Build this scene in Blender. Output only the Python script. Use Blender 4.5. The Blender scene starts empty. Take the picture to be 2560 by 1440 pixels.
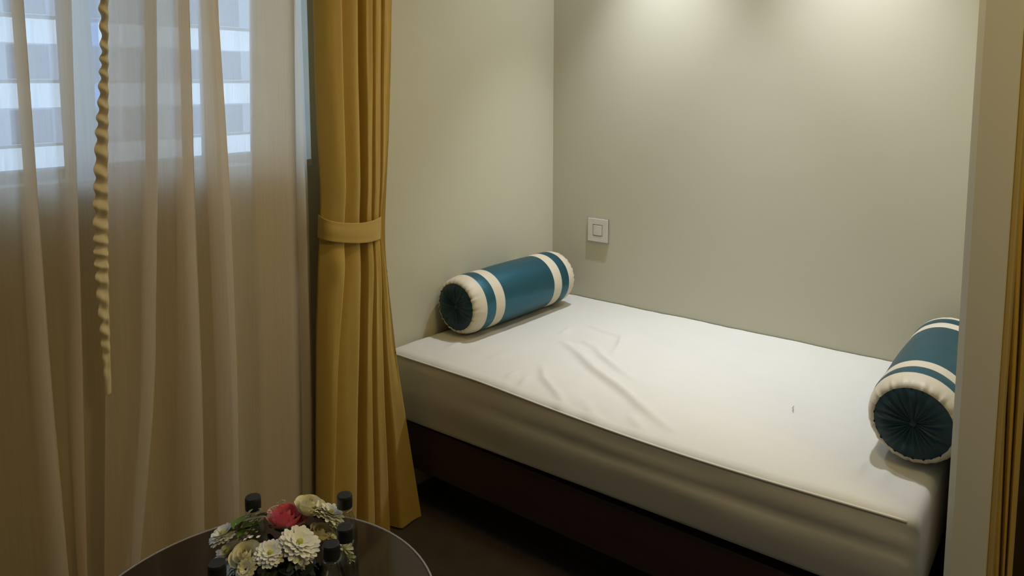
import bpy, bmesh, math, random
from mathutils import Vector, Matrix, noise
random.seed(7)
PI = math.pi
SC = bpy.context.scene
COL = SC.collection

# ------------------------------------------------------------------ camera
YAW, PITCH, FPX, PPY = math.radians(38.2), math.radians(5.8), 1849.0, 396.0
CAM = Vector((1.9584, -2.796, 1.5708))
FW = Vector((-math.sin(YAW) * math.cos(PITCH), math.cos(YAW) * math.cos(PITCH), -math.sin(PITCH)))
RT = Vector((math.cos(YAW), math.sin(YAW), 0))
UP = RT.cross(FW)
cd = bpy.data.cameras.new('camera')
cam = bpy.data.objects.new('camera', cd)
COL.objects.link(cam)
cd.sensor_width = 36
cd.lens = 36 * FPX / 2560
cd.shift_y = -(720 - PPY) / 2560
cd.clip_start = .05
cd.clip_end = 500
m = Matrix((RT, UP, -FW)).transposed().to_4x4()
m.translation = CAM
cam.matrix_world = m
SC.camera = cam

# ------------------------------------------------------------------ sky, lamps, exposure
SKY_COL, SKY_STR = (.55, .74, 1.0), 1.6
SUN_W, SUN_COL = 12.0, (.61, .78, 1.0)
SPOT_W, SPILL_W, SPOT_COL = 73, 16, (.94, 1.0, 1.13)
ROOM_COL = (1.0, .74, .24)
EXPOSURE = 0.0
world = bpy.data.worlds.new('sky')
SC.world = world
world.use_nodes = True
bg = world.node_tree.nodes['Background']
bg.inputs[0].default_value = (*SKY_COL, 1)
bg.inputs[1].default_value = SKY_STR
vs = SC.view_settings
vs.view_transform = 'Standard'
vs.look = 'None'
vs.exposure = EXPOSURE
vs.gamma = 1
vs.use_curve_mapping = False

CEIL = 2.6
SPOTS = [(.56, -.26), (1.30, -.26)]
for sx, sy in SPOTS:
    # the narrow beam of the downlight and the wide spill of its reflector
    for nm, w, ang, bl in (('downlight_beam', SPOT_W, 70, 1.0), ('downlight_spill', SPILL_W, 160, 1.0)):
        ld = bpy.data.lights.new(nm, 'SPOT')
        ld.energy = w
        ld.color = SPOT_COL
        ld.spot_size = math.radians(ang)
        ld.spot_blend = bl
        ld.shadow_soft_size = .035
        lo = bpy.data.objects.new(nm, ld)
        COL.objects.link(lo)
        lo.location = (sx, sy, CEIL - .03)
sl = bpy.data.lights.new('sun_on_the_street', 'SUN')      # stands behind this building and lights the facade opposite
sl.energy = SUN_W
sl.color = SUN_COL
sl.angle = math.radians(.6)
so = bpy.data.objects.new('sun_on_the_street', sl)
COL.objects.link(so)
so.rotation_euler = Vector((-.82, .25, -.52)).to_track_quat('-Z', 'Y').to_euler()
ROOM_LAMPS = [((2.75, -1.75), 13.5, .5), ((1.20, -1.16), 5.2, .3)]     # the room's two flush ceiling lamps: place, watts, width
for (lx, ly), w, size in ROOM_LAMPS:
    ld = bpy.data.lights.new('room_lamp_light', 'AREA')
    ld.shape = 'DISK'
    ld.size = size
    ld.energy = w
    ld.color = ROOM_COL
    lo = bpy.data.objects.new('room_lamp_light', ld)
    COL.objects.link(lo)
    lo.location = (lx, ly, CEIL - .09)


# ------------------------------------------------------------------ measuring helpers (a sight line meets a real plane)
def ray(px, py):
    return FW + RT * ((px - 1280) / FPX) - UP * ((py - PPY) / FPX)


def on_x(px, py, x):
    d = ray(px, py)
    return CAM + d * ((x - CAM.x) / d.x)


def on_y(px, py, y):
    d = ray(px, py)
    return CAM + d * ((y - CAM.y) / d.y)


def on_z(px, py, z):
    d = ray(px, py)
    return CAM + d * ((z - CAM.z) / d.z)


# ------------------------------------------------------------------ materials
def mat(name, col, rough=.6, metal=0., spec=.5, sheen=0., noise_scale=0, noise_amt=0., bump=0., bump_scale=200,
        coat=0., stretch=None):
    M = bpy.data.materials.new(name)
    M.use_nodes = True
    nt = M.node_tree
    b = nt.nodes['Principled BSDF']
    b.inputs['Base Color'].default_value = (*col, 1)
    b.inputs['Roughness'].default_value = rough
    b.inputs['Metallic'].default_value = metal
    b.inputs['Specular IOR Level'].default_value = spec
    b.inputs['Sheen Weight'].default_value = sheen
    b.inputs['Coat Weight'].default_value = coat
    tc = nt.nodes.new('ShaderNodeTexCoord')
    mp = nt.nodes.new('ShaderNodeMapping')
    nt.links.new(tc.outputs['Object'], mp.inputs[0])
    if stretch:
        mp.inputs['Scale'].default_value = stretch
    if noise_scale:
        n = nt.nodes.new('ShaderNodeTexNoise')
        n.inputs['Scale'].default_value = noise_scale
        n.inputs['Detail'].default_value = 5
        r = nt.nodes.new('ShaderNodeMapRange')
        r.inputs[3].default_value = 1 - noise_amt
        r.inputs[4].default_value = 1 + noise_amt
        h = nt.nodes.new('ShaderNodeMix')
        h.data_type = 'RGBA'
        h.blend_type = 'MULTIPLY'
        h.inputs[0].default_value = 1
        h.inputs[6].default_value = (*col, 1)
        nt.links.new(mp.outputs[0], n.inputs[0])
        nt.links.new(n.outputs[0], r.inputs[0])
        nt.links.new(r.outputs[0], h.inputs[7])
        nt.links.new(h.outputs[2], b.inputs['Base Color'])
    if bump:
        n2 = nt.nodes.new('ShaderNodeTexNoise')
        n2.inputs['Scale'].default_value = bump_scale
        n2.inputs['Detail'].default_value = 3
        bp = nt.nodes.new('ShaderNodeBump')
        bp.inputs['Strength'].default_value = bump
        bp.inputs['Distance'].default_value = .002
        nt.links.new(mp.outputs[0], n2.inputs[0])
        nt.links.new(n2.outputs[0], bp.inputs['Height'])
        nt.links.new(bp.outputs[0], b.inputs['Normal'])
    return M


def sheer_mat(name, col, opacity, back=.45):
    M = bpy.data.materials.new(name)
    M.use_nodes = True
    nt = M.node_tree
    for n in list(nt.nodes):
        nt.nodes.remove(n)
    out = nt.nodes.new('ShaderNodeOutputMaterial')
    df = nt.nodes.new('ShaderNodeBsdfDiffuse')
    tl = nt.nodes.new('ShaderNodeBsdfTranslucent')
    tr = nt.nodes.new('ShaderNodeBsdfTransparent')
    m1 = nt.nodes.new('ShaderNodeMixShader')
    m2 = nt.nodes.new('ShaderNodeMixShader')
    df.inputs[0].default_value = (*col, 1)
    tl.inputs[0].default_value = (*col, 1)
    tc = nt.nodes.new('ShaderNodeTexCoord')
    mp = nt.nodes.new('ShaderNodeMapping')
    mp.inputs['Scale'].default_value = (60, 60, 1.5)
    n = nt.nodes.new('ShaderNodeTexNoise')
    n.inputs['Scale'].default_value = 3
    n.inputs['Detail'].default_value = 3
    r = nt.nodes.new('ShaderNodeMapRange')
    r.inputs[3].default_value = opacity - .08
    r.inputs[4].default_value = opacity + .08
    m1.inputs[0].default_value = back
    nt.links.new(tc.outputs['Object'], mp.inputs[0])
    nt.links.new(mp.outputs[0], n.inputs[0])
    nt.links.new(n.outputs[0], r.inputs[0])
    nt.links.new(r.outputs[0], m2.inputs[0])
    nt.links.new(df.outputs[0], m1.inputs[1])
    nt.links.new(tl.outputs[0], m1.inputs[2])
    nt.links.new(tr.outputs[0], m2.inputs[1])
    nt.links.new(m1.outputs[0], m2.inputs[2])
    nt.links.new(m2.outputs[0], out.inputs[0])
    return M


def clear_mat(name, tint, gloss=.12, rough=.03):
    """thin clear plastic or pane: mostly straight through, a little mirror"""
    M = bpy.data.materials.new(name)
    M.use_nodes = True
    nt = M.node_tree
    for n in list(nt.nodes):
        nt.nodes.remove(n)
    out = nt.nodes.new('ShaderNodeOutputMaterial')
    tr = nt.nodes.new('ShaderNodeBsdfTransparent')
    gl = nt.nodes.new('ShaderNodeBsdfGlossy')
    mx = nt.nodes.new('ShaderNodeMixShader')
    tr.inputs[0].default_value = (*tint, 1)
    gl.inputs['Roughness'].default_value = rough
    mx.inputs[0].default_value = gloss
    nt.links.new(tr.outputs[0], mx.inputs[1])
    nt.links.new(gl.outputs[0], mx.inputs[2])
    nt.links.new(mx.outputs[0], out.inputs[0])
    return M


def glow_mat(name, col, strength):
    M = bpy.data.materials.new(name)
    M.use_nodes = True
    b = M.node_tree.nodes['Principled BSDF']
    b.inputs['Base Color'].default_value = (*col, 1)
    b.inputs['Emission Color'].default_value = (*col, 1)
    b.inputs['Emission Strength'].default_value = strength
    return M


WALL = mat('wall_paint', (.54, .518, .39), .75, noise_scale=3, noise_amt=.02, bump=.05, bump_scale=400)
POST = mat('post_paint', (.74, .71, .60), .55, noise_scale=2, noise_amt=.02)
CEILM = mat('ceiling_paint', (.62, .58, .50), .8, noise_scale=3, noise_amt=.02)
FLOORM = mat('floor_dark', (.060, .050, .045), .7, noise_scale=14, noise_amt=.35, bump=.2, bump_scale=300)
SHEET = mat('cream_sheet', (.555, .54, .48), .85, sheen=.0, noise_scale=6, noise_amt=.03, bump=.12, bump_scale=500)
BASEM = mat('dark_wood', (.030, .012, .009), .6, noise_scale=6, noise_amt=.3, stretch=(1, 6, 6))
BLACKM = mat('bowl_and_shade_black', (.008, .007, .007), .8, noise_scale=9, noise_amt=.2)
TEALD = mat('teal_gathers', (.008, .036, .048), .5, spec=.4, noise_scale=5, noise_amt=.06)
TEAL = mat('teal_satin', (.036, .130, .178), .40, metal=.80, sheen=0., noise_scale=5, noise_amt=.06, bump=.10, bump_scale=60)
CREAM = mat('cream_satin', (.60, .54, .41), .5, sheen=.1, noise_scale=8, noise_amt=.04, bump=.08, bump_scale=150)
MUSTARD = mat('mustard_cloth', (.47, .315, .068), .75, sheen=.15, noise_scale=30, noise_amt=.07, bump=.2, bump_scale=450)
SHEER = sheer_mat('sheer_cloth', (.88, .80, .67), .83, .62)
RUCHE = mat('ruched_tape', (.72, .62, .42), .75, noise_scale=20, noise_amt=.06, bump=.1, bump_scale=200)
PLASTIC = mat('white_plastic', (.66, .64, .58), .35, noise_scale=4, noise_amt=.01)
SILVER = mat('silver_edge', (.40, .38, .34), .4, metal=.5, noise_scale=4, noise_amt=.03)
FRAMEM = mat('window_frame_grey', (.42, .43, .44), .5, noise_scale=4, noise_amt=.03)
SILLM = mat('sill_stone', (.62, .58, .50), .5, noise_scale=20, noise_amt=.06)
PANE = clear_mat('window_pane', (.96, .98, 1.0), .05, 0)
TINT = clear_mat('tinted_pane', (.42, .58, .84), .04, 0)
BOTTLE = clear_mat('bottle_plastic', (.93, .95, .95), .16, .08)
WATER = clear_mat('bottle_water', (.90, .93, .93), .03, .02)
CAPM = mat('black_cap', (.012, .014, .018), .45, noise_scale=30, noise_amt=.1)
TABLEM = mat('dark_glass', (.026, .019, .017), .12, spec=.5, coat=.2, noise_scale=5, noise_amt=.1)
RIMM = mat('glass_rim', (.30, .30, .33), .25, spec=.6, noise_scale=5, noise_amt=.05)
STEEL = mat('table_steel', (.25, .24, .23), .35, metal=.9, noise_scale=6, noise_amt=.05)
WHITEP = mat('white_petal', (.86, .86, .80), .6, noise_scale=40, noise_amt=.05)
CREAMP = mat('cream_petal', (.82, .78, .54), .6, noise_scale=40, noise_amt=.06)
PINKP = mat('pink_petal', (.80, .19, .25), .55, noise_scale=40, noise_amt=.2)
PALEPINK = mat('pale_pink_petal', (.85, .48, .46), .55, noise_scale=40, noise_amt=.15)
YELLOWC = mat('flower_heart', (.44, .46, .07), .7, noise_scale=60, noise_amt=.2)
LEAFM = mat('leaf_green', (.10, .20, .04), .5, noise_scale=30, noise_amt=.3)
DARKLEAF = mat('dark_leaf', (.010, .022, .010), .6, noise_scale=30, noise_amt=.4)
LIMEM = mat('lime_bud', (.45, .50, .12), .55, noise_scale=30, noise_amt=.2)
CONC = mat('facade_paint', (.66, .68, .68), .9, noise_scale=.5, noise_amt=.05)
CONC2 = mat('facade_band', (.27, .31, .38), .9, noise_scale=.5, noise_amt=.05)
GLASSW = mat('facade_glass', (.09, .12, .18), .5, noise_scale=1, noise_amt=.1)
GROUNDM = mat('street_ground', (.30, .30, .30), .9, noise_scale=.3, noise_amt=.1)
THREADM = mat('grey_thread', (.18, .17, .16), .8, noise_scale=60, noise_amt=.1)
DARKM = mat('doorway_shade', (.035, .022, .012), .6, noise_scale=8, noise_amt=.3, stretch=(6, 6, 1))
TRIMM = mat('gold_trim', (.46, .36, .18), .6, noise_scale=8, noise_amt=.06)
LENS = glow_mat('lamp_lens', (1.0, .9, .72), 3)


# ------------------------------------------------------------------ object helpers
def link(name, me, M, parent=None, smooth=False):
    o = bpy.data.objects.new(name, me)
    COL.objects.link(o)
    if M is not None:
        for q in (M if isinstance(M, list) else [M]):
            me.materials.append(q)
    if smooth:
        for p in me.polygons:
            p.use_smooth = True
    if parent:
        o.parent = parent
        o.matrix_parent_inverse = Matrix()
        o.location = -Vector(parent.location) if parent.parent is None else Vector((0, 0, 0))
    return o


def obj(name, bm, M, parent=None, smooth=False, local=False):
    """bmesh in world coordinates (or the parent's when local) linked as one object"""
    me = bpy.data.meshes.new(name)
    bmesh.ops.recalc_face_normals(bm, faces=bm.faces)
    bm.to_mesh(me)
    bm.free()
    o = link(name, me, M, None, smooth)
    if parent:
        o.parent = parent
        if not local:
            p, off = parent, Vector((0, 0, 0))
            while p:
                off += p.location
                p = p.parent
            o.location = -off
    return o


def mesh(name, vs_, fs, M, parent=None, smooth=True, local=False):
    bm = bmesh.new()
    v = [bm.verts.new(p) for p in vs_]
    for f in fs:
        try:
            bm.faces.new([v[i] for i in f])
        except ValueError:
            pass
    return obj(name, bm, M, parent, smooth, local)


def tag(o, label=None, cat=None, group=None, kind=None):
    if label:
        o['label'] = label
    if cat:
        o['category'] = cat
    if group:
        o['group'] = group
    if kind:
        o['kind'] = kind
    return o


def empty(name, loc, label, cat, group=None, rz=0.):
    o = bpy.data.objects.new(name, None)
    COL.objects.link(o)
    o.location = loc
    o.rotation_euler = (0, 0, rz)
    o.empty_display_size = .05
    return tag(o, label, cat, group)


def box(bm, x0, x1, y0, y1, z0, z1, bev=0., seg=2):
    b2 = bmesh.new()
    bmesh.ops.create_cube(b2, size=1)
    for v in b2.verts:
        v.co = Vector(((x0 + x1) / 2 + v.co.x * (x1 - x0), (y0 + y1) / 2 + v.co.y * (y1 - y0), (z0 + z1) / 2 + v.co.z * (z1 - z0)))
    if bev:
        bmesh.ops.bevel(b2, geom=b2.edges[:], offset=bev, segments=seg, affect='EDGES', profile=.5)
    me = bpy.data.meshes.new('tmp')
    b2.to_mesh(me)
    b2.free()
    bm.from_mesh(me)
    bpy.data.meshes.remove(me)
    return bm


def bx(*a, **k):
    return box(bmesh.new(), *a, **k)


def lathe(bm, prof, n=32, c=(0, 0, 0), cap0=False, cap1=False, mod=None):
    """profile of (radius, height) turned about z"""
    rings = []
    for i, (r, h) in enumerate(prof):
        ring = []
        for k in range(n):
            t = 2 * PI * k / n
            rr, hh = (r, h) if mod is None else mod(r, h, t, i)
            ring.append(bm.verts.new((c[0] + rr * math.cos(t), c[1] + rr * math.sin(t), c[2] + hh)))
        rings.append(ring)
    for a, b in zip(rings, rings[1:]):
        for k in range(n):
            bm.faces.new((a[k], a[(k + 1) % n], b[(k + 1) % n], b[k]))
    if cap0:
        bm.faces.new(rings[0][::-1])
    if cap1:
        bm.faces.new(rings[-1])
    return bm


def grid(rows):
    nr, nc = len(rows), len(rows[0])
    v = [p for r in rows for p in r]
    f = [(i * nc + j, i * nc + j + 1, (i + 1) * nc + j + 1, (i + 1) * nc + j) for i in range(nr - 1) for j in range(nc - 1)]
    return v, f


def tube(bm, pts, r, n=8):
    rings = []
    for i, p in enumerate(pts):
        p = Vector(p)
        d = (Vector(pts[min(i + 1, len(pts) - 1)]) - Vector(pts[max(i - 1, 0)])).normalized()
        a = d.cross(Vector((0, 0, 1)))
        if a.length < 1e-3:
            a = Vector((1, 0, 0))
        a.normalize()
        b = d.cross(a)
        rings.append([bm.verts.new(p + (a * math.cos(2 * PI * k / n) + b * math.sin(2 * PI * k / n)) * r) for k in range(n)])
    for a, b in zip(rings, rings[1:]):
        for k in range(n):
            bm.faces.new((a[k], a[(k + 1) % n], b[(k + 1) % n], b[k]))
    bm.faces.new(rings[0][::-1])
    bm.faces.new(rings[-1])
    return bm


def interp(tab, z):
    """piecewise linear through sorted (z, value), extended past both ends"""
    if z <= tab[0][0]:
        a, b = tab[0], tab[1]
    elif z >= tab[-1][0]:
        a, b = tab[-2], tab[-1]
    else:
        for a, b in zip(tab, tab[1:]):
            if a[0] <= z <= b[0]:
                break
    t = (z - a[0]) / (b[0] - a[0])
    return a[1] + (b[1] - a[1]) * t


def smooth_interp(tab, z):
    """as interp, softened by averaging over a short span"""
    s = 0.
    for k in range(-3, 4):
        s += interp(tab, z + k * .03)
    return s / 7


# ------------------------------------------------------------------ the setting
SKEW = .05                                # the alcove wall runs back a little from square
XE, YE = 4.2, -5.2                        # far ends of the room
tag(obj('floor', bx(-.3, XE, YE, .2, -.1, 0), FLOORM), kind='structure')
tag(obj('ceiling', bx(-.3, XE + .2, YE - .2, .2, CEIL, CEIL + .1), CEILM), kind='structure')
tag(obj('wall_back', bx(-.3, XE + .2, 0, .2, 0, CEIL), WALL), kind='structure')
tag(obj('wall_right', bx(XE, XE + .2, YE - .2, 0, 0, CEIL), WALL), kind='structure')
tag(obj('wall_front', bx(-.3, XE, YE - .2, YE, 0, CEIL), WALL), kind='structure')
# window wall with its opening
WY0, WY1, WZ0, WZ1 = -3.6, -1.345, 1.330, 2.42
bm = bmesh.new()
box(bm, -.22, 0, WY1, -1.22, 0, CEIL)
b0 = [bm.verts.new(p) for z in (0, CEIL) for p in ((-.22, -1.22, z), (SKEW * -1.22, -1.22, z), (0, 0, z), (-.22, 0, z))]
for q in ((0, 1, 2, 3), (4, 5, 6, 7), (0, 1, 5, 4), (1, 2, 6, 5), (2, 3, 7, 6), (3, 0, 4, 7)):
    bm.faces.new([b0[i] for i in q])
box(bm, -.22, 0, YE, WY0, 0, CEIL)
box(bm, -.22, 0, WY0, WY1, 0, WZ0)
box(bm, -.22, 0, WY0, WY1, WZ1, CEIL)
tag(obj('wall_left', bm, WALL), kind='structure')
win = bpy.data.objects.new('window_1', None)
COL.objects.link(win)
win.location = (-.12, (WY0 + WY1) / 2, WZ0)
tag(win, kind='structure')
MUL = [-1.979, -2.75]
bm = bmesh.new()
box(bm, -.15, -.09, WY0, WY1, WZ0, WZ0 + .025)
box(bm, -.15, -.09, WY0, WY1, WZ1 - .05, WZ1)
box(bm, -.15, -.09, WY0, WY0 + .05, WZ0 + .025, WZ1 - .05)
box(bm, -.15, -.09, WY1 - .025, WY1, WZ0 + .025, WZ1 - .05)
obj('window_frame', bm, FRAMEM, win)
for yy in MUL:
    obj('mullion', bx(-.15, -.09, yy - .03, yy + .03, WZ0 + .025, WZ1 - .05), FRAMEM, win)
ed = [WY1 - .025] + [q for yy in MUL for q in (yy + .03, yy - .03)] + [WY0 + .05]
for a, b in zip(ed[0::2], ed[1::2]):
    obj('pane', bx(-.123, -.117, b, a, WZ0 + .025, WZ1 - .05), PANE, win)
obj('overlapping_pane', bx(-.135, -.130, -1.952, -1.915, WZ0 + .025, WZ1 - .05), TINT, win)
obj('window_sill', bx(-.09, .004, WY0, WY1, WZ0 - .02, WZ0 + .001, bev=.0005), SILLM, win)

# partition that closes the alcove on the right, with a rounded edge
PX0, PX1, PY = 1.7655, 1.8405, -1.069
bm = bx(PX0, PX1, PY, 0, 0, CEIL)
ed_ = [e for e in bm.edges if all(abs(v.co.y - PY) < 1e-4 for v in e.verts) and abs(e.verts[0].co.z - e.verts[1].co.z) > 1
       and abs(e.verts[0].co.x - PX0) < 1e-4]
bmesh.ops.bevel(bm, geom=ed_, offset=.013, segments=1, affect='EDGES')
tag(obj('wall_partition', bm, POST), kind='structure')
tag(obj('trim_1', bx(PX1, PX1 + .0105, PY + .025, PY + .085, 0, CEIL, bev=.003), TRIMM), kind='structure')
tag(obj('shade_backing_1', bx(PX1 + .001, 2.75, -.80, -.75, 0, CEIL), DARKM), kind='structure')  # dark sheet added to keep the unlit opening beyond the partition black

# ------------------------------------------------------------------ the street beyond the window
fac = empty('apartment_building', (-38, 30, -14), 'pale apartment block with rows of grey windows seen outside through the window', 'building')
FX = -38.
obj('facade_wall', bx(FX - 8, FX, -60, 110, -14, 60), CONC, fac)
for k in range(-4, 18):
    z = 1.571 + 3.06 * k - 1.15
    obj('floor_band', bx(FX, FX + .25, -60, 110, z - 1.75, z - .02), CONC2, fac)
bay = 0
wme = None
for k in range(-3, 7):
    z = 1.571 + 3.06 * k - 1.15
    for j in range(26):
        y = -8 + j * 2.55
        if wme is None:
            w = obj('window', bx(-.05, .30, 0, 1.75, -1.66, -.10), GLASSW, fac, local=True)
            wme = w.data
        else:
            w = bpy.data.objects.new('window', wme)
            COL.objects.link(w)
            w.parent = fac
        w.location = Vector((FX, y, z)) - fac.location
tag(obj('street_ground', bx(-120, -.6, -90, 130, -14.2, -14), GROUNDM), kind='structure')


# ------------------------------------------------------------------ cloth built from measured fold lines
def fold_line(pxs, pys, x):
    t = []
    for px, py in zip(pxs, pys):
        p = on_x(px, py, x)
        t.append((p.z, p.y))
    t.sort()
    return t


def fold_cloth(cols, pys, z0, z1, nz=70, sub=7, hard=1.0, wob=.0, seed=0):
    """cols: (pixel columns at the rows pys, stand-off from the window wall) -> rows of points"""
    tabs = [(fold_line(c, pys, d), d) for c, d in cols]
    rows = []
    for i in range(nz + 1):
        z = z0 + (z1 - z0) * i / nz
        row = []
        ys = [smooth_interp(t, z) for t, d in tabs]
        ds = [d for t, d in tabs]
        for j in range(len(tabs) - 1):
            for k in range(sub):
                t = k / sub
                s = t * t * (3 - 2 * t)
                y = ys[j] + (ys[j + 1] - ys[j]) * t
                d = ds[j] + (ds[j + 1] - ds[j]) * s
                w = wob * noise.noise(Vector((y * 14 + seed, z * 1.6, seed * 3.1)))
                row.append(Vector((d + w, y, z)))
        row.append(Vector((ds[-1], ys[-1], z)))
        rows.append(row)
    return rows


PYS = (0, 480, 960, 1440)
HEM = .025
TOPZ = 2.5
colsA = [
    ((-330, -330, -330, -330), .05), ((-240, -240, -240, -240), .10), ((-270, -270, -265, -250), .04), ((-150, -145, -140, -120), .045),
    ((-70, -50, -30, -10), .150), ((-100, -80, -60, -45), .04), ((20, 48, 75, 105), .075), ((58, 94, 130, 172), .160), ((26, 62, 96, 134), .035),
    ((120, 145, 166, 195), .055), ((180, 194, 207, 219), .125), ((150, 166, 180, 193), .034), ((214, 222, 230, 238), .038),
    ((262, 262, 272, 275), .045), ((330, 335, 335, 330), .030), ((380, 385, 390, 390), .046), ((430, 435, 440, 440), .030), ((466, 472, 478, 482), .045)]
rows = fold_cloth(colsA, PYS, HEM, TOPZ, wob=.006, seed=1)
v, f = grid(rows)
sa = mesh('sheer_curtain', v, f, SHEER)
tag(sa, 'left-hand panel of pale sheer curtain, cut off by the left side of the photo', 'curtain', 'sheer curtains at the window')

colsB = [
    ((262, 258, 262, 260), .105), ((300, 300, 312, 300), .118), ((345, 350, 352, 325), .130), ((391, 393, 388, 346), .175), ((362, 364, 358, 316), .065),
    ((432, 440, 440, 430), .075), ((471, 486, 503, 513), .165), ((444, 458, 474, 482), .060), ((545, 560, 572, 580), .075), ((492, 508, 525, 534), .056), ((530, 558, 580, 588), .12),
    ((541, 577, 594, 600), .165), ((518, 550, 568, 574), .062), ((735, 742, 752, 760), .088), ((622, 628, 642, 652), .066), ((700, 718, 730, 735), .075), ((744, 764, 777, 782), .092),
    ((728, 750, 765, 768), .068), ((752, 770, 782, 785), .062)]
rows = fold_cloth(colsB, PYS, HEM, TOPZ, wob=.006, seed=5)
v, f = grid(rows)
sb = mesh('sheer_curtain', v, f, SHEER)
tag(sb, 'pale sheer curtain panel with a ruched tan edge, next to the mustard drape', 'curtain', 'sheer curtains at the window')
# ruched tape along the free edge of that panel
lt = fold_line((243, 250, 248, 237, 230, 233, 250, 258), (0, 100, 190, 290, 480, 680, 853, 980), .115)
rt = fold_line((268, 268, 268, 268, 267, 268, 272, 276), (0, 100, 190, 290, 480, 680, 853, 980), .118)
zb = on_x(258, 985, .115).z
rows = []
N = 660
ph = 0
for i in range(N + 1):
    z = zb + (TOPZ - zb) * i / N
    ph += .42 + .26 * noise.noise(Vector((z * 9, 3, 1)))
    amp = min(1, (z - zb) * 3)
    row = []
    a, b = smooth_interp(lt, z), smooth_interp(rt, z)
    for j in range(9):
        t = j / 8
        y = a + (b - a) * t
        e = math.sin(PI * t) ** .6
        pk = .0052 * amp * math.sin(ph + 1.2 * t) + .004 * noise.noise(Vector((y * 60, z * 30, 9)))
        row.append(Vector((.124 + .004 * e + pk * (.5 + e), y + .0035 * amp * math.sin(ph + 2) * (1 - t) ** 2, z)))
    rows.append(row)
v, f = grid(rows)
tag(mesh('ruched_tape', v, f, RUCHE, sb), 'ruched tan tape edging')
# the heading rail above both panels, out of sight in the photo
bm = tube(bmesh.new(), [(.075, -3.1, TOPZ + .014), (.075, -1.02, TOPZ + .014)], .012, 12)
tag(obj('curtain_rail', bm, STEEL), 'slim metal curtain rail above the sheer panels', 'curtain rail')

# ------------------------------------------------------------------ mustard drape
dr = empty('drape_curtain', (.13, -1.2, HEM), 'mustard yellow drape gathered by a tieback beside the cream wall', 'curtain')
DY = (0, 300, 530, 620, 900, 1300)
FL = [(776, 784, 796, 790, 783, 783), (855, 862, 868, 868, 846, 833), (895, 900, 905, 907, 899, 894),
      (930, 930, 931, 935, 929, 936), (953, 951, 951, 952, 958, 975), (980, 974, 963, 961, 992, 1055)]
AMP = [.050, .042, .038, .034, .034]
BASE = .112
POCKET = {2: .38, 3: .22, 4: .16}
VAL = [.116, .108, .030, .036, .045]                # how far back each fold starts
tabs = [fold_line(c, DY, q) for c, q in zip(FL, (.104, .155, .145, .138, .132, .132))]
NZ, SB = 110, 24
rows = []
tie_z = on_x(880, 575, .15).z
for i in range(NZ + 1):
    z = HEM - .015 + (TOPZ - HEM) * i / NZ
    ys = [smooth_interp(t, z) for t in tabs]
    pinch = math.exp(-((z - tie_z) / .10) ** 2)
    row = [Vector((VAL[0] - .004, ys[0] + .006, z))]
    for j in range(5):
        for k in range(SB):
            t = k / SB
            s = math.sin(PI * t)
            rise = math.sin(PI / 2 * min(1, t / .82)) ** .85
            lip = 1 - .25 * max(0, (t - .86) / .14) ** 2
            bulge = rise * (lip if j < 4 else 1)
            if j in (2, 3, 4):
                # a deep pocket before the fold comes forward
                u = min(1, max(0, (t - POCKET[j]) / .22))
                bulge = u * u * (3 - 2 * u)
            amp = AMP[j] * (1 - .25 * pinch)
            if j == 0 and z < tie_z:
                # crease falling away under the band
                amp += .012 * math.exp(-((z - tie_z + .10) / .05) ** 2) * math.sin(PI * t)
            yy = ys[j] + (ys[j + 1] - ys[j]) * t
            x = VAL[j] + (BASE - VAL[j] - .004 * j + amp) * bulge
            x = max(x, .03)
            x += .004 * noise.noise(Vector((ys[0] * 3 + j * 2 + t * 2.5, z * 3.5, j)))
            row.append(Vector((x, ys[j] + (ys[j + 1] - ys[j]) * t, z)))
    row += [Vector((BASE + .020, ys[5], z)), Vector((BASE + .006, ys[5] - .010, z))]
    rows.append(row)
v, f = grid(rows)
cl = mesh('drape_cloth', v, f, MUSTARD, dr)
# tieback band round it
top = [(793, 534), (800, 542), (815, 549), (835, 554), (860, 557), (885, 558), (910, 557), (932, 552), (948, 545), (964, 535)]
bot = [(791, 594), (800, 598), (820, 603), (840, 606), (865, 608), (890, 609), (912, 608), (932, 605), (948, 600), (960, 596)]
XS = [.10, .135, .155, .163, .166, .166, .163, .155, .142, .095]
rows = []
for r in range(7):
    t = r / 6
    row = []
    for (a, b), (c, d), x in zip(top, bot, XS):
        px, py = a + (c - a) * t, b + (d - b) * t
        row.append(on_x(px, py, x + .004 * math.sin(PI * t) + .003 * (r in (0, 6))))
    row = [Vector((.10, row[0].y + .012, row[0].z + .004))] + row + [Vector((.004, row[-1].y + .005, row[-1].z + .02))]
    rows.append(row)
v, f = grid(rows)
tb = mesh('tieback', v, f, MUSTARD, dr)
sm = tb.modifiers.new('thick', 'SOLIDIFY')
sm.thickness = .004
ss = tb.modifiers.new('soft', 'SUBSURF')
ss.levels = ss.render_levels = 2

# narrow drape beyond the partition
DY2 = (0, 500, 900, 1440)
F2 = [(2542, 2522, 2505, 2478), (2558, 2537, 2522, 2500), (2590, 2562, 2545, 2514), (2612, 2590, 2562, 2524)]
t2 = []
for c in F2:
    q = sorted((on_y(px, py, -.955).z, on_y(px, py, -.955).x) for px, py in zip(c, DY2))
    t2.append(q)
rows = []
for i in range(61):
    z = HEM + (TOPZ - HEM) * i / 60
    xs = [smooth_interp(t, z) for t in t2]
    row = []
    for j in range(3):
        for k in range(10):
            t = k / 10
            row.append(Vector((xs[j] + (xs[j + 1] - xs[j]) * t, -.95 - .016 * max(0, math.sin(PI * t)) ** .6, z)))
    row.append(Vector((xs[3], -.95, z)))
    row.append(Vector((xs[3] + .003, -.92, z)))
    rows.append(row)
v, f = grid(rows)
d2 = mesh('drape_curtain', v, f, MUSTARD)
tag(d2, 'sliver of golden brown drape at the right side of the photo, beyond the partition', 'curtain')

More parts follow.
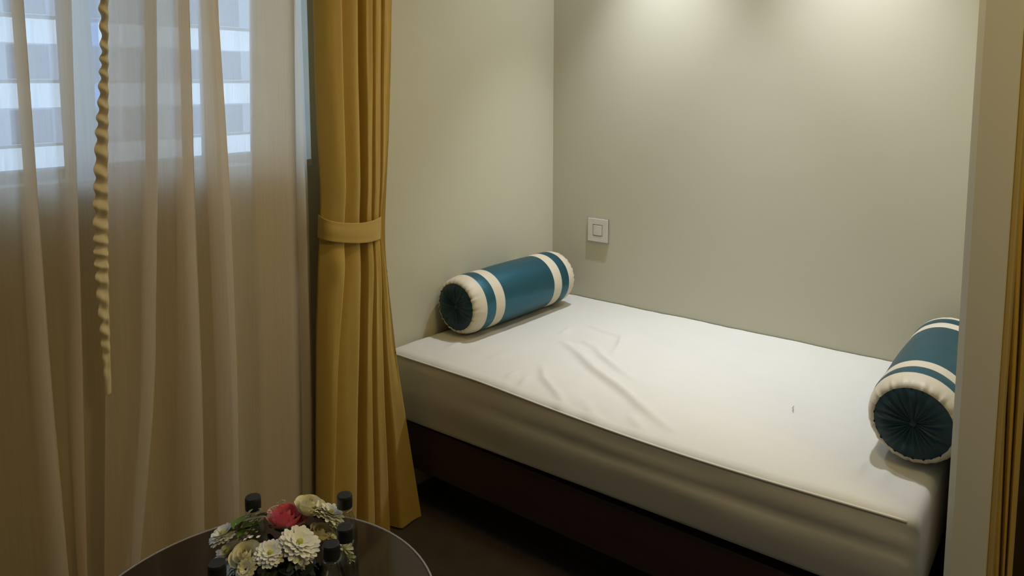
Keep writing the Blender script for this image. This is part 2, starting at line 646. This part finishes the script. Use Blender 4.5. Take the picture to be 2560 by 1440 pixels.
# ------------------------------------------------------------------ bed: base and mattress
BW, BL = 1.009, 1.709
MT = .60                                  # top of the mattress
bed = empty('bed_base', (.85, -.5, 0), 'low dark reddish-brown bed base under the cream mattress', 'bed')
obj('front_panel', bx(.03, 1.70, -.985, -.955, .165, .335, bev=.003), BASEM, bed)
obj('side_panel', bx(.03, .06, -.955, -.02, .165, .335), BASEM, bed)
obj('side_panel', bx(1.67, 1.70, -.955, -.02, .165, .335), BASEM, bed)
obj('back_panel', bx(.06, 1.67, -.05, -.02, .165, .335), BASEM, bed)
obj('bed_deck', bx(.06, 1.67, -.955, -.05, .30, .334), BASEM, bed)
obj('plinth', bx(.12, 1.62, -.86, -.06, 0, .30), BLACKM, bed)  # its near-black colour paints in the shadow of the undercut below the base

ridges = [
    ([(1418, 858), (1455, 885), (1500, 928), (1560, 968), (1620, 1015), (1690, 1065)], .0120, .015),
    ([(1425, 856), (1470, 858), (1492, 872)], .0060, .010),
    ([(1488, 858), (1515, 893), (1548, 918), (1590, 945)], .0085, .012),
    ([(1470, 812), (1510, 830), (1562, 846), (1556, 868), (1540, 892)], .0070, .010),
    ([(1372, 915), (1378, 950), (1412, 985), (1432, 1012)], .0070, .012),
    ([(1412, 838), (1432, 822)], .004, .010),
    ([(1285, 950), (1312, 930)], .0045, .010),
    ([(1318, 972), (1338, 945)], .0045, .010),
    ([(1480, 1000), (1500, 1030), (1530, 1055)], .004, .016),
    ([(1590, 1030), (1620, 1065)], .004, .014),
    ([(2140, 1190), (2165, 1150)], .005, .014),
    ([(2200, 1215), (2225, 1170)], .005, .014),
    ([(1130, 880), (1175, 860)], .004, .014),
    ([(1240, 905), (1280, 890)], .003, .016),
]
RID = []
for pl, a, w in ridges:
    RID.append(([on_z(px, py, MT).to_2d() for px, py in pl], a * 1.45, w))


def ridge_h(x, y):
    h = 0.
    p = Vector((x, y))
    for pl, a, w in RID:
        best, bt = 9., 0.
        n = len(pl) - 1
        for i in range(n):
            q0, q1 = pl[i], pl[i + 1]
            d = q1 - q0
            t = max(0., min(1., (p - q0).dot(d) / d.length_squared))
            e = (p - q0 - d * t).length
            if e < best:
                best, bt = e, (i + t) / n
        if best < 4 * w:
            env = max(.0, math.sin(PI * (.08 + .84 * bt)))
            h += a * env * math.exp(-(best / w) ** 2)
    return h


def front_drop(x):
    """the front edge sags a little along its middle"""
    u = x / BL
    return -.020 * max(0., math.sin(PI * min(1., max(0., (u - .25) / .75)))) ** 1.2


def mattress():
    # a cross-section swept along x: top from the wall, over the rounded front edge, down, and under
    nx, ny = 210, 110
    rows = []
    for i in range(nx + 1):
        x = .012 + (BL - .012) * i / nx
        zb_ = .338 + .030 * (x / BL)
        row = []
        # the right-hand end and left-hand end round off
        er = 0.
        dx = min(x - .012, BL - x)
        R_ = .035
        if dx < R_:
            er = R_ - math.sqrt(max(0, R_ * R_ - (R_ - dx) ** 2))
        for j in range(ny + 1):
            y = -.004 - (BW - .035 - .004) * j / ny
            fd = front_drop(x) * max(0, (j / ny - .35) / .65) ** 2
            z = MT + fd + ridge_h(x, y) + .0035 * noise.noise(Vector((x * 5, y * 5, 2))) + .0014 * noise.noise(Vector((x * 18, y * 18, 7)))
            row.append(Vector((x, y, z - er * .8)))
        # rounded front edge
        ztop = row[-1].z
        for k in range(1, 9):
            a = PI / 2 * k / 8
            row.append(Vector((x, -(BW - .035) - .035 * math.sin(a) + er * .7 * (k / 8), ztop - .022 * (1 - math.cos(a)))))
        z1 = row[-1].z
        for k in range(1, 15):
            t = k / 14
            z = z1 + (zb_ + .02 - z1) * t
            bul = .010 * math.sin(PI * t) + .004 * noise.noise(Vector((x * 2.5, z * 14, 3))) - .006 * math.exp(-((t - .35) / .08) ** 2) * min(1, max(0, (x - .3) * 2))
            row.append(Vector((x, -BW - bul + er * .7 + .006 * t, z)))
        for k in range(1, 6):
            a = PI / 2 * k / 5
            row.append(Vector((x, -BW + .006 + er * .7 + .03 * (1 - math.cos(a)), zb_ + .02 - .02 * math.sin(a))))
        row.append(Vector((x, -.02, zb_)))
        k_ = max(0, 1 - x / BL)
        rows.append([Vector((p.x + SKEW * k_ * p.y, p.y, p.z)) for p in row])
    v, f = grid(rows)
    nc = len(rows[0])
    n = len(rows) - 1
    f.append(tuple(range(nc))[::-1])
    f.append(tuple(n * nc + q for q in range(nc)))
    return v, f


mt = empty('mattress', (.85, -.5, .338), 'thick mattress in a wrinkled cream fitted sheet, in the wall alcove', 'mattress')
v, f = mattress()
mesh('fitted_sheet', v, f, SHEET, mt)
bm = bmesh.new()
pts = []
for i in range(81):
    x = .02 + (BL - .045) * i / 80
    pts.append((x - SKEW * BW * (1 - x / BL), -BW + .002, MT - .012 + front_drop(x)))
tube(bm, pts, .0036, 8)
obj('piping', bm, SHEET, mt, True)

pth = [on_z(1985, 1015, MT + .002), on_z(1981, 1019, MT + .004), on_z(1984, 1024, MT + .003), on_z(1982, 1028, MT + .002)]
tag(obj('thread', tube(bmesh.new(), pth, .0008, 6), THREADM, None, True), 'tiny grey thread lying on the right half of the sheet', 'thread')


# ------------------------------------------------------------------ bolsters
def bolster(name, p0, p1, R_, label):
    """axis from the near end p0 to the far end p1"""
    p0, p1 = Vector(p0), Vector(p1)
    L = (p1 - p0).length
    root = empty(name, (0, 0, 0), label, 'bolster', 'striped bolsters on the mattress')
    mid = (p0 + p1) / 2
    root.location = (mid.x, mid.y, MT)
    # local frame: z' along the axis
    zax = (p1 - p0).normalized()
    xax = zax.cross(Vector((0, 0, 1))).normalized()
    yax = zax.cross(xax)
    M_ = Matrix((xax, yax, zax)).transposed().to_4x4()
    M_.translation = p0

    def seg(nm, prof, M, mod=None, par=root, cap=False, n=120):
        bm = lathe(bmesh.new(), prof, n, cap1=cap, mod=mod)
        bmesh.ops.transform(bm, matrix=M_, verts=bm.verts)
        return obj(nm, bm, M, par, True)

    def straight(a, b, k=6, puff=.0012):
        return [(R_ + puff * math.sin(PI * i / k), a + (b - a) * i / k) for i in range(k + 1)]

    def crease(r, h, t, i):
        return r + .0010 * noise.noise(Vector((math.cos(t) * 3, math.sin(t) * 3, h * 14))), h

    sh, s1, s2 = .062, .050, .052
    RD = R_ * .80
    # pleated shoulders, seen from both ends
    for sgn in (0, 1):
        def H(h):
            return h if sgn == 0 else L - h

        prof = []
        for i in range(11):
            a = PI / 2 * i / 10
            prof.append((RD + (R_ - RD) * math.sin(a) ** .9, .004 + (sh - .004) * (1 - math.cos(a)) ** 1.0))

        def pleat(r, h, t, i):
            w = max(0, 1 - i / 8)
            q = .0022 * w * (math.sin(26 * t) + .7 * math.sin(41 * t + 1))
            return r + q * .5, H(h - q)
        seg('end_band', prof, CREAM, pleat)
        seg('stripe', straight(0, s1), TEAL, lambda r, h, t, i: crease(r, H(h + sh), t, i))
        seg('band', straight(0, s2), CREAM, lambda r, h, t, i: crease(r, H(h + sh + s1), t, i))
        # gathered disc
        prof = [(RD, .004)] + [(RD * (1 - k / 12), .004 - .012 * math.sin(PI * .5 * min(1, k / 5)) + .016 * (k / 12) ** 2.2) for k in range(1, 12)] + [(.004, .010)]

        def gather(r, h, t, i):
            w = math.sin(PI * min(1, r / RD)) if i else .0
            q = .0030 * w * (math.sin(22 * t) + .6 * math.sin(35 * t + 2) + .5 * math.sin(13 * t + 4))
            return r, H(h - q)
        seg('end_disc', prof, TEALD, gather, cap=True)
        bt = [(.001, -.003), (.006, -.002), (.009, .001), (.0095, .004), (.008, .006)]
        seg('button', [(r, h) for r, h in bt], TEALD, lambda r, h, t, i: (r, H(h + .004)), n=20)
    a, b = sh + s1 + s2, L - sh - s1 - s2
    seg('center_panel', straight(a, b, 16, .0025), TEAL, crease)
    return root


RB = .113
pL0 = Vector((.0825, -.765))
pL1 = Vector((.1130, -.125))
bolster('bolster_cushion', (pL0.x, pL0.y, MT + RB + .006), (pL1.x, pL1.y, MT + RB + .006), RB, 'teal and cream striped bolster lying near the light switch, wholly in view')
bolster('bolster_cushion', (1.648, -.775, MT + .119), (1.648, -.10, MT + .119), .113, 'teal and cream striped bolster partly hidden behind the partition post')

# ------------------------------------------------------------------ light switch
sx0, sx1, sz0, sz1 = .202, .303, .868, .971
sw = empty('light_switch', ((sx0 + sx1) / 2, -.002, (sz0 + sz1) / 2), 'square white light switch with a silver edge on the wall above the bed', 'switch')
obj('back_plate', bx(sx0 - .003, sx1 + .003, -.008, -.0005, sz0 - .003, sz1 + .003, bev=.001), SILVER, sw)
bm = bmesh.new()
W_ = .026
box(bm, sx0, sx1, -.014, -.008, sz1 - W_, sz1, bev=.001)
box(bm, sx0, sx1, -.014, -.008, sz0, sz0 + W_, bev=.001)
box(bm, sx0, sx0 + W_, -.014, -.008, sz0 + W_, sz1 - W_, bev=.001)
box(bm, sx1 - W_, sx1, -.014, -.008, sz0 + W_, sz1 - W_, bev=.001)
obj('frame', bm, PLASTIC, sw)
obj('rocker', bx(sx0 + W_ + .003, sx1 - W_ - .003, -.016, -.008, sz0 + W_ + .003, sz1 - W_ - .003, bev=.0015), PLASTIC, sw)

# ------------------------------------------------------------------ table
TX, TY, TZ, TR = .7535, -2.063, .55, .3495
tb_ = empty('coffee_table', (TX, TY, 0), 'round dark glass side table with a pale rim, holding flowers and water bottles', 'table')
lathe_p = [(.001, TZ - .012), (TR - .006, TZ - .012), (TR - .003, TZ - .010), (TR - .003, TZ - .0015), (TR - .006, TZ), (.001, TZ)]
obj('tabletop', lathe(bmesh.new(), lathe_p, 96, (TX, TY, 0), True, True), TABLEM, tb_, False)
rp = [(TR - .0045, TZ - .014), (TR, TZ - .013), (TR + .001, TZ - .006), (TR, TZ + .001), (TR - .0035, TZ + .0018), (TR - .0045, TZ + .0006), (TR - .0045, TZ - .014)]
obj('rim', lathe(bmesh.new(), rp, 96, (TX, TY, 0)), RIMM, tb_, True)
obj('pedestal', lathe(bmesh.new(), [(.03, .02), (.03, TZ - .03), (.09, TZ - .013)], 32, (TX, TY, 0), True, True), STEEL, tb_, True)
obj('foot', lathe(bmesh.new(), [(.20, 0), (.20, .012), (.19, .018), (.03, .022)], 48, (TX, TY, 0), True, True), STEEL, tb_, False)

# ------------------------------------------------------------------ bottles
BH = .213
bots = [((632, 1241), 'small water bottle with black cap standing behind the flowers on the left'),
        ((861, 1236), 'small water bottle with black cap behind the white flowers, farthest right'),
        ((862, 1316), 'small water bottle half hidden among the flowers, in front of the rearmost right bottle'),
        ((828, 1358), 'small water bottle with black cap in front of the flowers on the right'),
        ((542, 1406), 'small water bottle with black cap at the bottom of the photo, nearest left')]
proto = None
BOTS = []
for (px, py), lab in bots:
    p = on_z(px, py, TZ + BH)
    BOTS.append(p)
    if proto is None:
        proto = empty('water_bottle', (0, 0, 0), lab, 'bottle', 'water bottles round the flowers')
        bp = [(.002, .003), (.021, .001), (.024, .006), (.0248, .02), (.0236, .05), (.0248, .06), (.0248, .125), (.0242, .138), (.021, .155),
              (.016, .172), (.0135, .182), (.0128, .186), (.0128, .194)]
        obj('bottle_body', lathe(bmesh.new(), bp, 32, cap0=True), BOTTLE, proto, True, True)
        wp = [(.002, .005), (.021, .004), (.0232, .02), (.0222, .05), (.0234, .06), (.0234, .125), (.0226, .139), (.0198, .155), (.001, .156)]
        obj('water', lathe(bmesh.new(), wp, 28, cap0=True), WATER, proto, True, True)

        def knurl(r, h, t, i):
            return (r + (.0005 * math.sin(30 * t) if 0 < i < 4 else 0), h)
        cp = [(.0135, .187), (.0150, .188), (.0152, .198), (.0150, .209), (.0140, .2125), (.012, .213)]
        obj('cap', lathe(bmesh.new(), cp, 60, cap0=True, cap1=True, mod=knurl), CAPM, proto, False, True)
        rp = [(.0140, .1795), (.0155, .180), (.0155, .184), (.0140, .1845)]
        obj('neck_ring', lathe(bmesh.new(), rp, 28), BOTTLE, proto, True, True)
        o = proto
    else:
        o = proto.copy()
        COL.objects.link(o)
        o['label'] = lab
        for ch in proto.children:
            c = ch.copy()
            COL.objects.link(c)
            c.parent = o
    o.location = (p.x, p.y, TZ)

# ------------------------------------------------------------------ flower arrangement
AC = Vector((.808, -2.056, TZ + .055))      # centre of the dome of flowers
AR = Vector((.106, .106, .115))
fa = empty('flower_arrangement', (AC.x, AC.y, TZ), 'low centrepiece of white chrysanthemums, cream roses and one pink rose on the table', 'flowers')
obj('bowl', lathe(bmesh.new(), [(.05, .001), (.075, .004), (.085, .03), (.08, .06), (.001, .062)], 40, (AC.x, AC.y, TZ), True), BLACKM, fa, True)


def dome(px, py, lift=0.):
    """where the sight line first meets the dome"""
    d = ray(px, py).normalized()
    o = CAM - AC
    R_ = AR + Vector((lift, lift, lift))
    D = Vector((d.x / R_.x, d.y / R_.y, d.z / R_.z))
    O = Vector((o.x / R_.x, o.y / R_.y, o.z / R_.z))
    a, b, c = D.dot(D), O.dot(D), O.dot(O) - 1
    disc = b * b - a * c
    t = (-b - math.sqrt(disc)) / a if disc > 0 else -b / a
    p = CAM + d * t
    q = p - AC
    n = Vector((q.x / R_.x ** 2, q.y / R_.y ** 2, q.z / R_.z ** 2)).normalized()
    return p, n


def crowded(p, r):
    return any((Vector((b.x, b.y)) - p.to_2d()).length < r for b in BOTS)


def frame_to(p, n, spin=0.):
    z = n.normalized()
    x = Vector((0, 0, 1)).cross(z)
    if x.length < 1e-3:
        x = Vector((1, 0, 0))
    x.normalize()
    y = z.cross(x)
    M_ = Matrix((x, y, z)).transposed().to_4x4() @ Matrix.Rotation(spin, 4, 'Z')
    M_.translation = p
    return M_


def petal(bm, M_, ang, tilt, r0, ln, w, cup=.15, mi=0):
    """one blade: three cross rows and a tip"""
    rings = []
    for t, ww in ((0, .35), (.35, .85), (.7, 1.0), (.92, .65)):
        u = r0 + ln * t
        e = tilt + cup * (t - .3)
        rr, h = u * math.cos(e), u * math.sin(e) - cup * .15 * ln * t
        row = []
        for s, lift in ((-1, .12), (0, 0), (1, .12)):
            x, y = rr, s * w * ww * .5
            row.append(bm.verts.new(M_ @ Vector((x * math.cos(ang) - y * math.sin(ang), x * math.sin(ang) + y * math.cos(ang), h + lift * w * ww))))
        rings.append(row)
    u = r0 + ln
    e = tilt + cup * .7
    tip = bm.verts.new(M_ @ Vector((u * math.cos(e) * math.cos(ang), u * math.cos(e) * math.sin(ang), u * math.sin(e) - cup * .15 * ln)))
    for a, b in zip(rings, rings[1:]):
        for k in range(2):
            bm.faces.new((a[k], a[k + 1], b[k + 1], b[k])).material_index = mi
    for k in range(2):
        bm.faces.new((rings[-1][k], rings[-1][k + 1], tip)).material_index = mi


def chrysanthemum(px, py, dpx, tiltn=0., heart=True, layers=((-.12, 22, 1.0), (.08, 20, .92), (.26, 17, .76), (.48, 13, .56)), up=.35, M=None, lift=0.):
    p, n = dome(px, py, lift)
    n = (n + (CAM - p).normalized() * .45 + Vector((0, 0, up))).normalized()
    R_ = dpx * .66 * (p - CAM).dot(FW) / FPX
    M_ = frame_to(p - n * R_ * .2, n, random.random() * 6)
    bm = bmesh.new()
    for tilt, k, ln in layers:
        for i in range(k):
            a = 2 * PI * (i + .5 * random.random()) / k + tilt * 3
            petal(bm, M_, a, tilt + random.uniform(-.08, .08), R_ * .10, R_ * ln * random.uniform(.88, 1.04) - R_ * .1, R_ * .30 * (.6 + .4 * ln))
    fl = obj('chrysanthemum', bm, M or WHITEP, fa, True)
    if heart:
        bm = bmesh.new()
        lathe(bm, [(R_ * .14, R_ * .05), (R_ * .135, R_ * .19), (R_ * .09, R_ * .25), (R_ * .02, R_ * .23)], 14, cap1=True)
        bmesh.ops.transform(bm, matrix=M_, verts=bm.verts)
        obj('flower_heart', bm, YELLOWC, fl, True)
    return fl


def rose(px, py, dpx, M, outer=None, name='rose', open_=1.0):
    p, n = dome(px, py)
    n = (n * .8 + (CAM - p).normalized() * .5 + Vector((0, 0, .5))).normalized()
    R_ = dpx * .54 * (p - CAM).dot(FW) / FPX
    M_ = frame_to(p - n * R_ * .75, n, random.random() * 6)
    bm = bmesh.new()
    k = 0
    for ring, (cnt, rad, hh, flare) in enumerate([(3, .24, 1.25, -.10), (4, .45, 1.22, .0), (5, .68, 1.10, .10), (6, .86, .92, .22)]):
        for i in range(cnt):
            a0 = 2 * PI * (i / cnt) + ring * 1.1
            span = 2 * PI / cnt * 1.35
            vv = []
            for r in range(6):
                t = r / 5
                row = []
                for s in range(7):
                    q = s / 6 * 2 - 1
                    a = a0 + q * span / 2
                    edge = 1 - .22 * q * q * t
                    rr = R_ * (rad * (.35 + .75 * math.sin(min(1, t * 1.15) * PI / 2)) + flare * t ** 3 * open_ - .02 * q)
                    row.append(bm.verts.new(M_ @ Vector((rr * math.cos(a), rr * math.sin(a), R_ * hh * t * edge))))
                vv.append(row)
            for r in range(5):
                for s in range(6):
                    bm.faces.new((vv[r][s], vv[r][s + 1], vv[r + 1][s + 1], vv[r + 1][s])).material_index = 1 if (outer and ring == 3) else 0
    o = obj(name, bm, [M, outer] if outer else M, fa, True)
    return o


def leaf(px, py, lpx, ang, M=LEAFM, lift=.01):
    p, n = dome(px, py, lift)
    n = (n + Vector((0, 0, .6))).normalized()
    L = lpx * (p - CAM).dot(FW) / FPX
    M_ = frame_to(p, n, ang)
    rows = []
    for i in range(7):
        t = i / 6
        w = .32 * L * math.sin(PI * (t * .92 + .04)) ** .8
        rows.append([M_ @ Vector((L * (t - .5), s * w, .06 * L * math.sin(PI * t) + abs(s) * .10 * L)) for s in (-1, -.5, 0, .5, 1)])
    v, f = grid(rows)
    return mesh('leaf', v, f, M, fa)


tag(rose(717, 1292, 82, PINKP, PALEPINK), 'pink rose with paler outer petals')
for a in [(554, 1330, 62), (566, 1376, 66), (675, 1379, 64), (829, 1276, 62)]:
    chrysanthemum(*a)
chrysanthemum(751, 1351, 86, lift=.014)
chrysanthemum(757, 1388, 58, heart=False, up=-.5)
chrysanthemum(583, 1408, 46, heart=False, up=-.2)
chrysanthemum(836, 1296, 44, heart=False, up=.0)
chrysanthemum(832, 1342, 32)
for a in [(613, 1388, 64), (804, 1332, 54), (774, 1263, 62)]:
    tag(rose(*a, CREAMP), 'cream rose')
chrysanthemum(797, 1264, 56, heart=False, M=WHITEP)
chrysanthemum(612, 1422, 44, heart=False, up=-.2, M=CREAMP)
chrysanthemum(865, 1368, 46, layers=((.2, 7, 1.0), (.6, 6, .8)), M=CREAMP)
chrysanthemum(876, 1394, 30, layers=((.4, 6, 1.0), (.9, 5, .7)), heart=False, M=LIMEM)
for px, py in ((792, 1287), (769, 1278), (757, 1284)):
    chrysanthemum(px, py, 20, layers=((.2, 8, 1.0), (.6, 7, .7)))
for px, py, l, a in [(606, 1308, 44, .4), (590, 1322, 34, 1.2), (622, 1322, 34, 2.2), (612, 1334, 30, .2), (745, 1300, 34, 1.9), (800, 1300, 36, .9),
                     (700, 1330, 40, 2.5), (640, 1340, 36, .8), (655, 1290, 34, 2.1), (760, 1318, 36, .1), (682, 1318, 34, 1.4)]:
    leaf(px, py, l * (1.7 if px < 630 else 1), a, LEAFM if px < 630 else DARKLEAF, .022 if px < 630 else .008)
# loose dark foliage filling the dome
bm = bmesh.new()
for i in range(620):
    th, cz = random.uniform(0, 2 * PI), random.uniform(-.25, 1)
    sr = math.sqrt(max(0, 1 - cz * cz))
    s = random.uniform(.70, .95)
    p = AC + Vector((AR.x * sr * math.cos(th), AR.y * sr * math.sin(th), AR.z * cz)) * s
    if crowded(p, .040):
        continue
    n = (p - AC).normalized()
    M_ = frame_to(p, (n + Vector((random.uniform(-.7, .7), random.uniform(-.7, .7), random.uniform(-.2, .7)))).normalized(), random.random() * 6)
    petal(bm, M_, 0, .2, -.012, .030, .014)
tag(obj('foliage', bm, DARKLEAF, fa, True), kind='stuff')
# sprays of tiny white blossoms
bm = bmesh.new()
spr = []
for t in range(34):
    u = t / 33
    spr.append((713 + (652 - 713) * u + random.uniform(-7, 7), 1254 + (1306 - 1254) * u ** 1.3 + random.uniform(-6, 6)))
spr += [(random.gauss(612, 18), random.gauss(1335, 9)) for _ in range(30)] + [(random.gauss(632, 14), random.gauss(1300, 12)) for _ in range(16)]
for px, py in spr:
    p, n = dome(px, py, .014)
    if crowded(p, .029):
        continue
    M_ = frame_to(p, n, random.random() * 6)
    r = random.uniform(.0022, .0042)
    for i in range(5):
        petal(bm, M_, 2 * PI * i / 5, .5, 0, r * 1.4, r * 1.1)
tag(obj('tiny_blossoms', bm, WHITEP, fa, True), kind='stuff')

# ------------------------------------------------------------------ lamps
for sx, sy in SPOTS:
    d = empty('downlight', (sx, sy, CEIL), 'recessed ceiling downlight above the %s half of the bed, out of frame' % ('left' if sx < 1 else 'right'), 'lamp', 'downlights over the bed')
    obj('trim_ring', lathe(bmesh.new(), [(.042, -.002), (.044, -.006), (.052, -.006), (.055, 0)], 40, (sx, sy, CEIL)), PLASTIC, d, True)
    obj('lamp_lens', lathe(bmesh.new(), [(.001, -.001), (.042, -.001)], 32, (sx, sy, CEIL)), LENS, d)
for (lx, ly), w, size in ROOM_LAMPS:
    d = empty('ceiling_lamp', (lx, ly, CEIL), 'round flush ceiling lamp %s, out of frame' % ('in the middle of the room' if lx > 1.8 else 'in front of the bed'), 'lamp', 'ceiling lamps')
    r_ = size / 2
    obj('lamp_body', lathe(bmesh.new(), [(r_ + .02, 0), (r_ + .02, -.04), (r_, -.05)], 48, (lx, ly, CEIL), True), PLASTIC, d, True)
    obj('diffuser', lathe(bmesh.new(), [(r_, -.05), (r_ * .88, -.062), (.001, -.068)], 48, (lx, ly, CEIL), True), LENS, d, True)
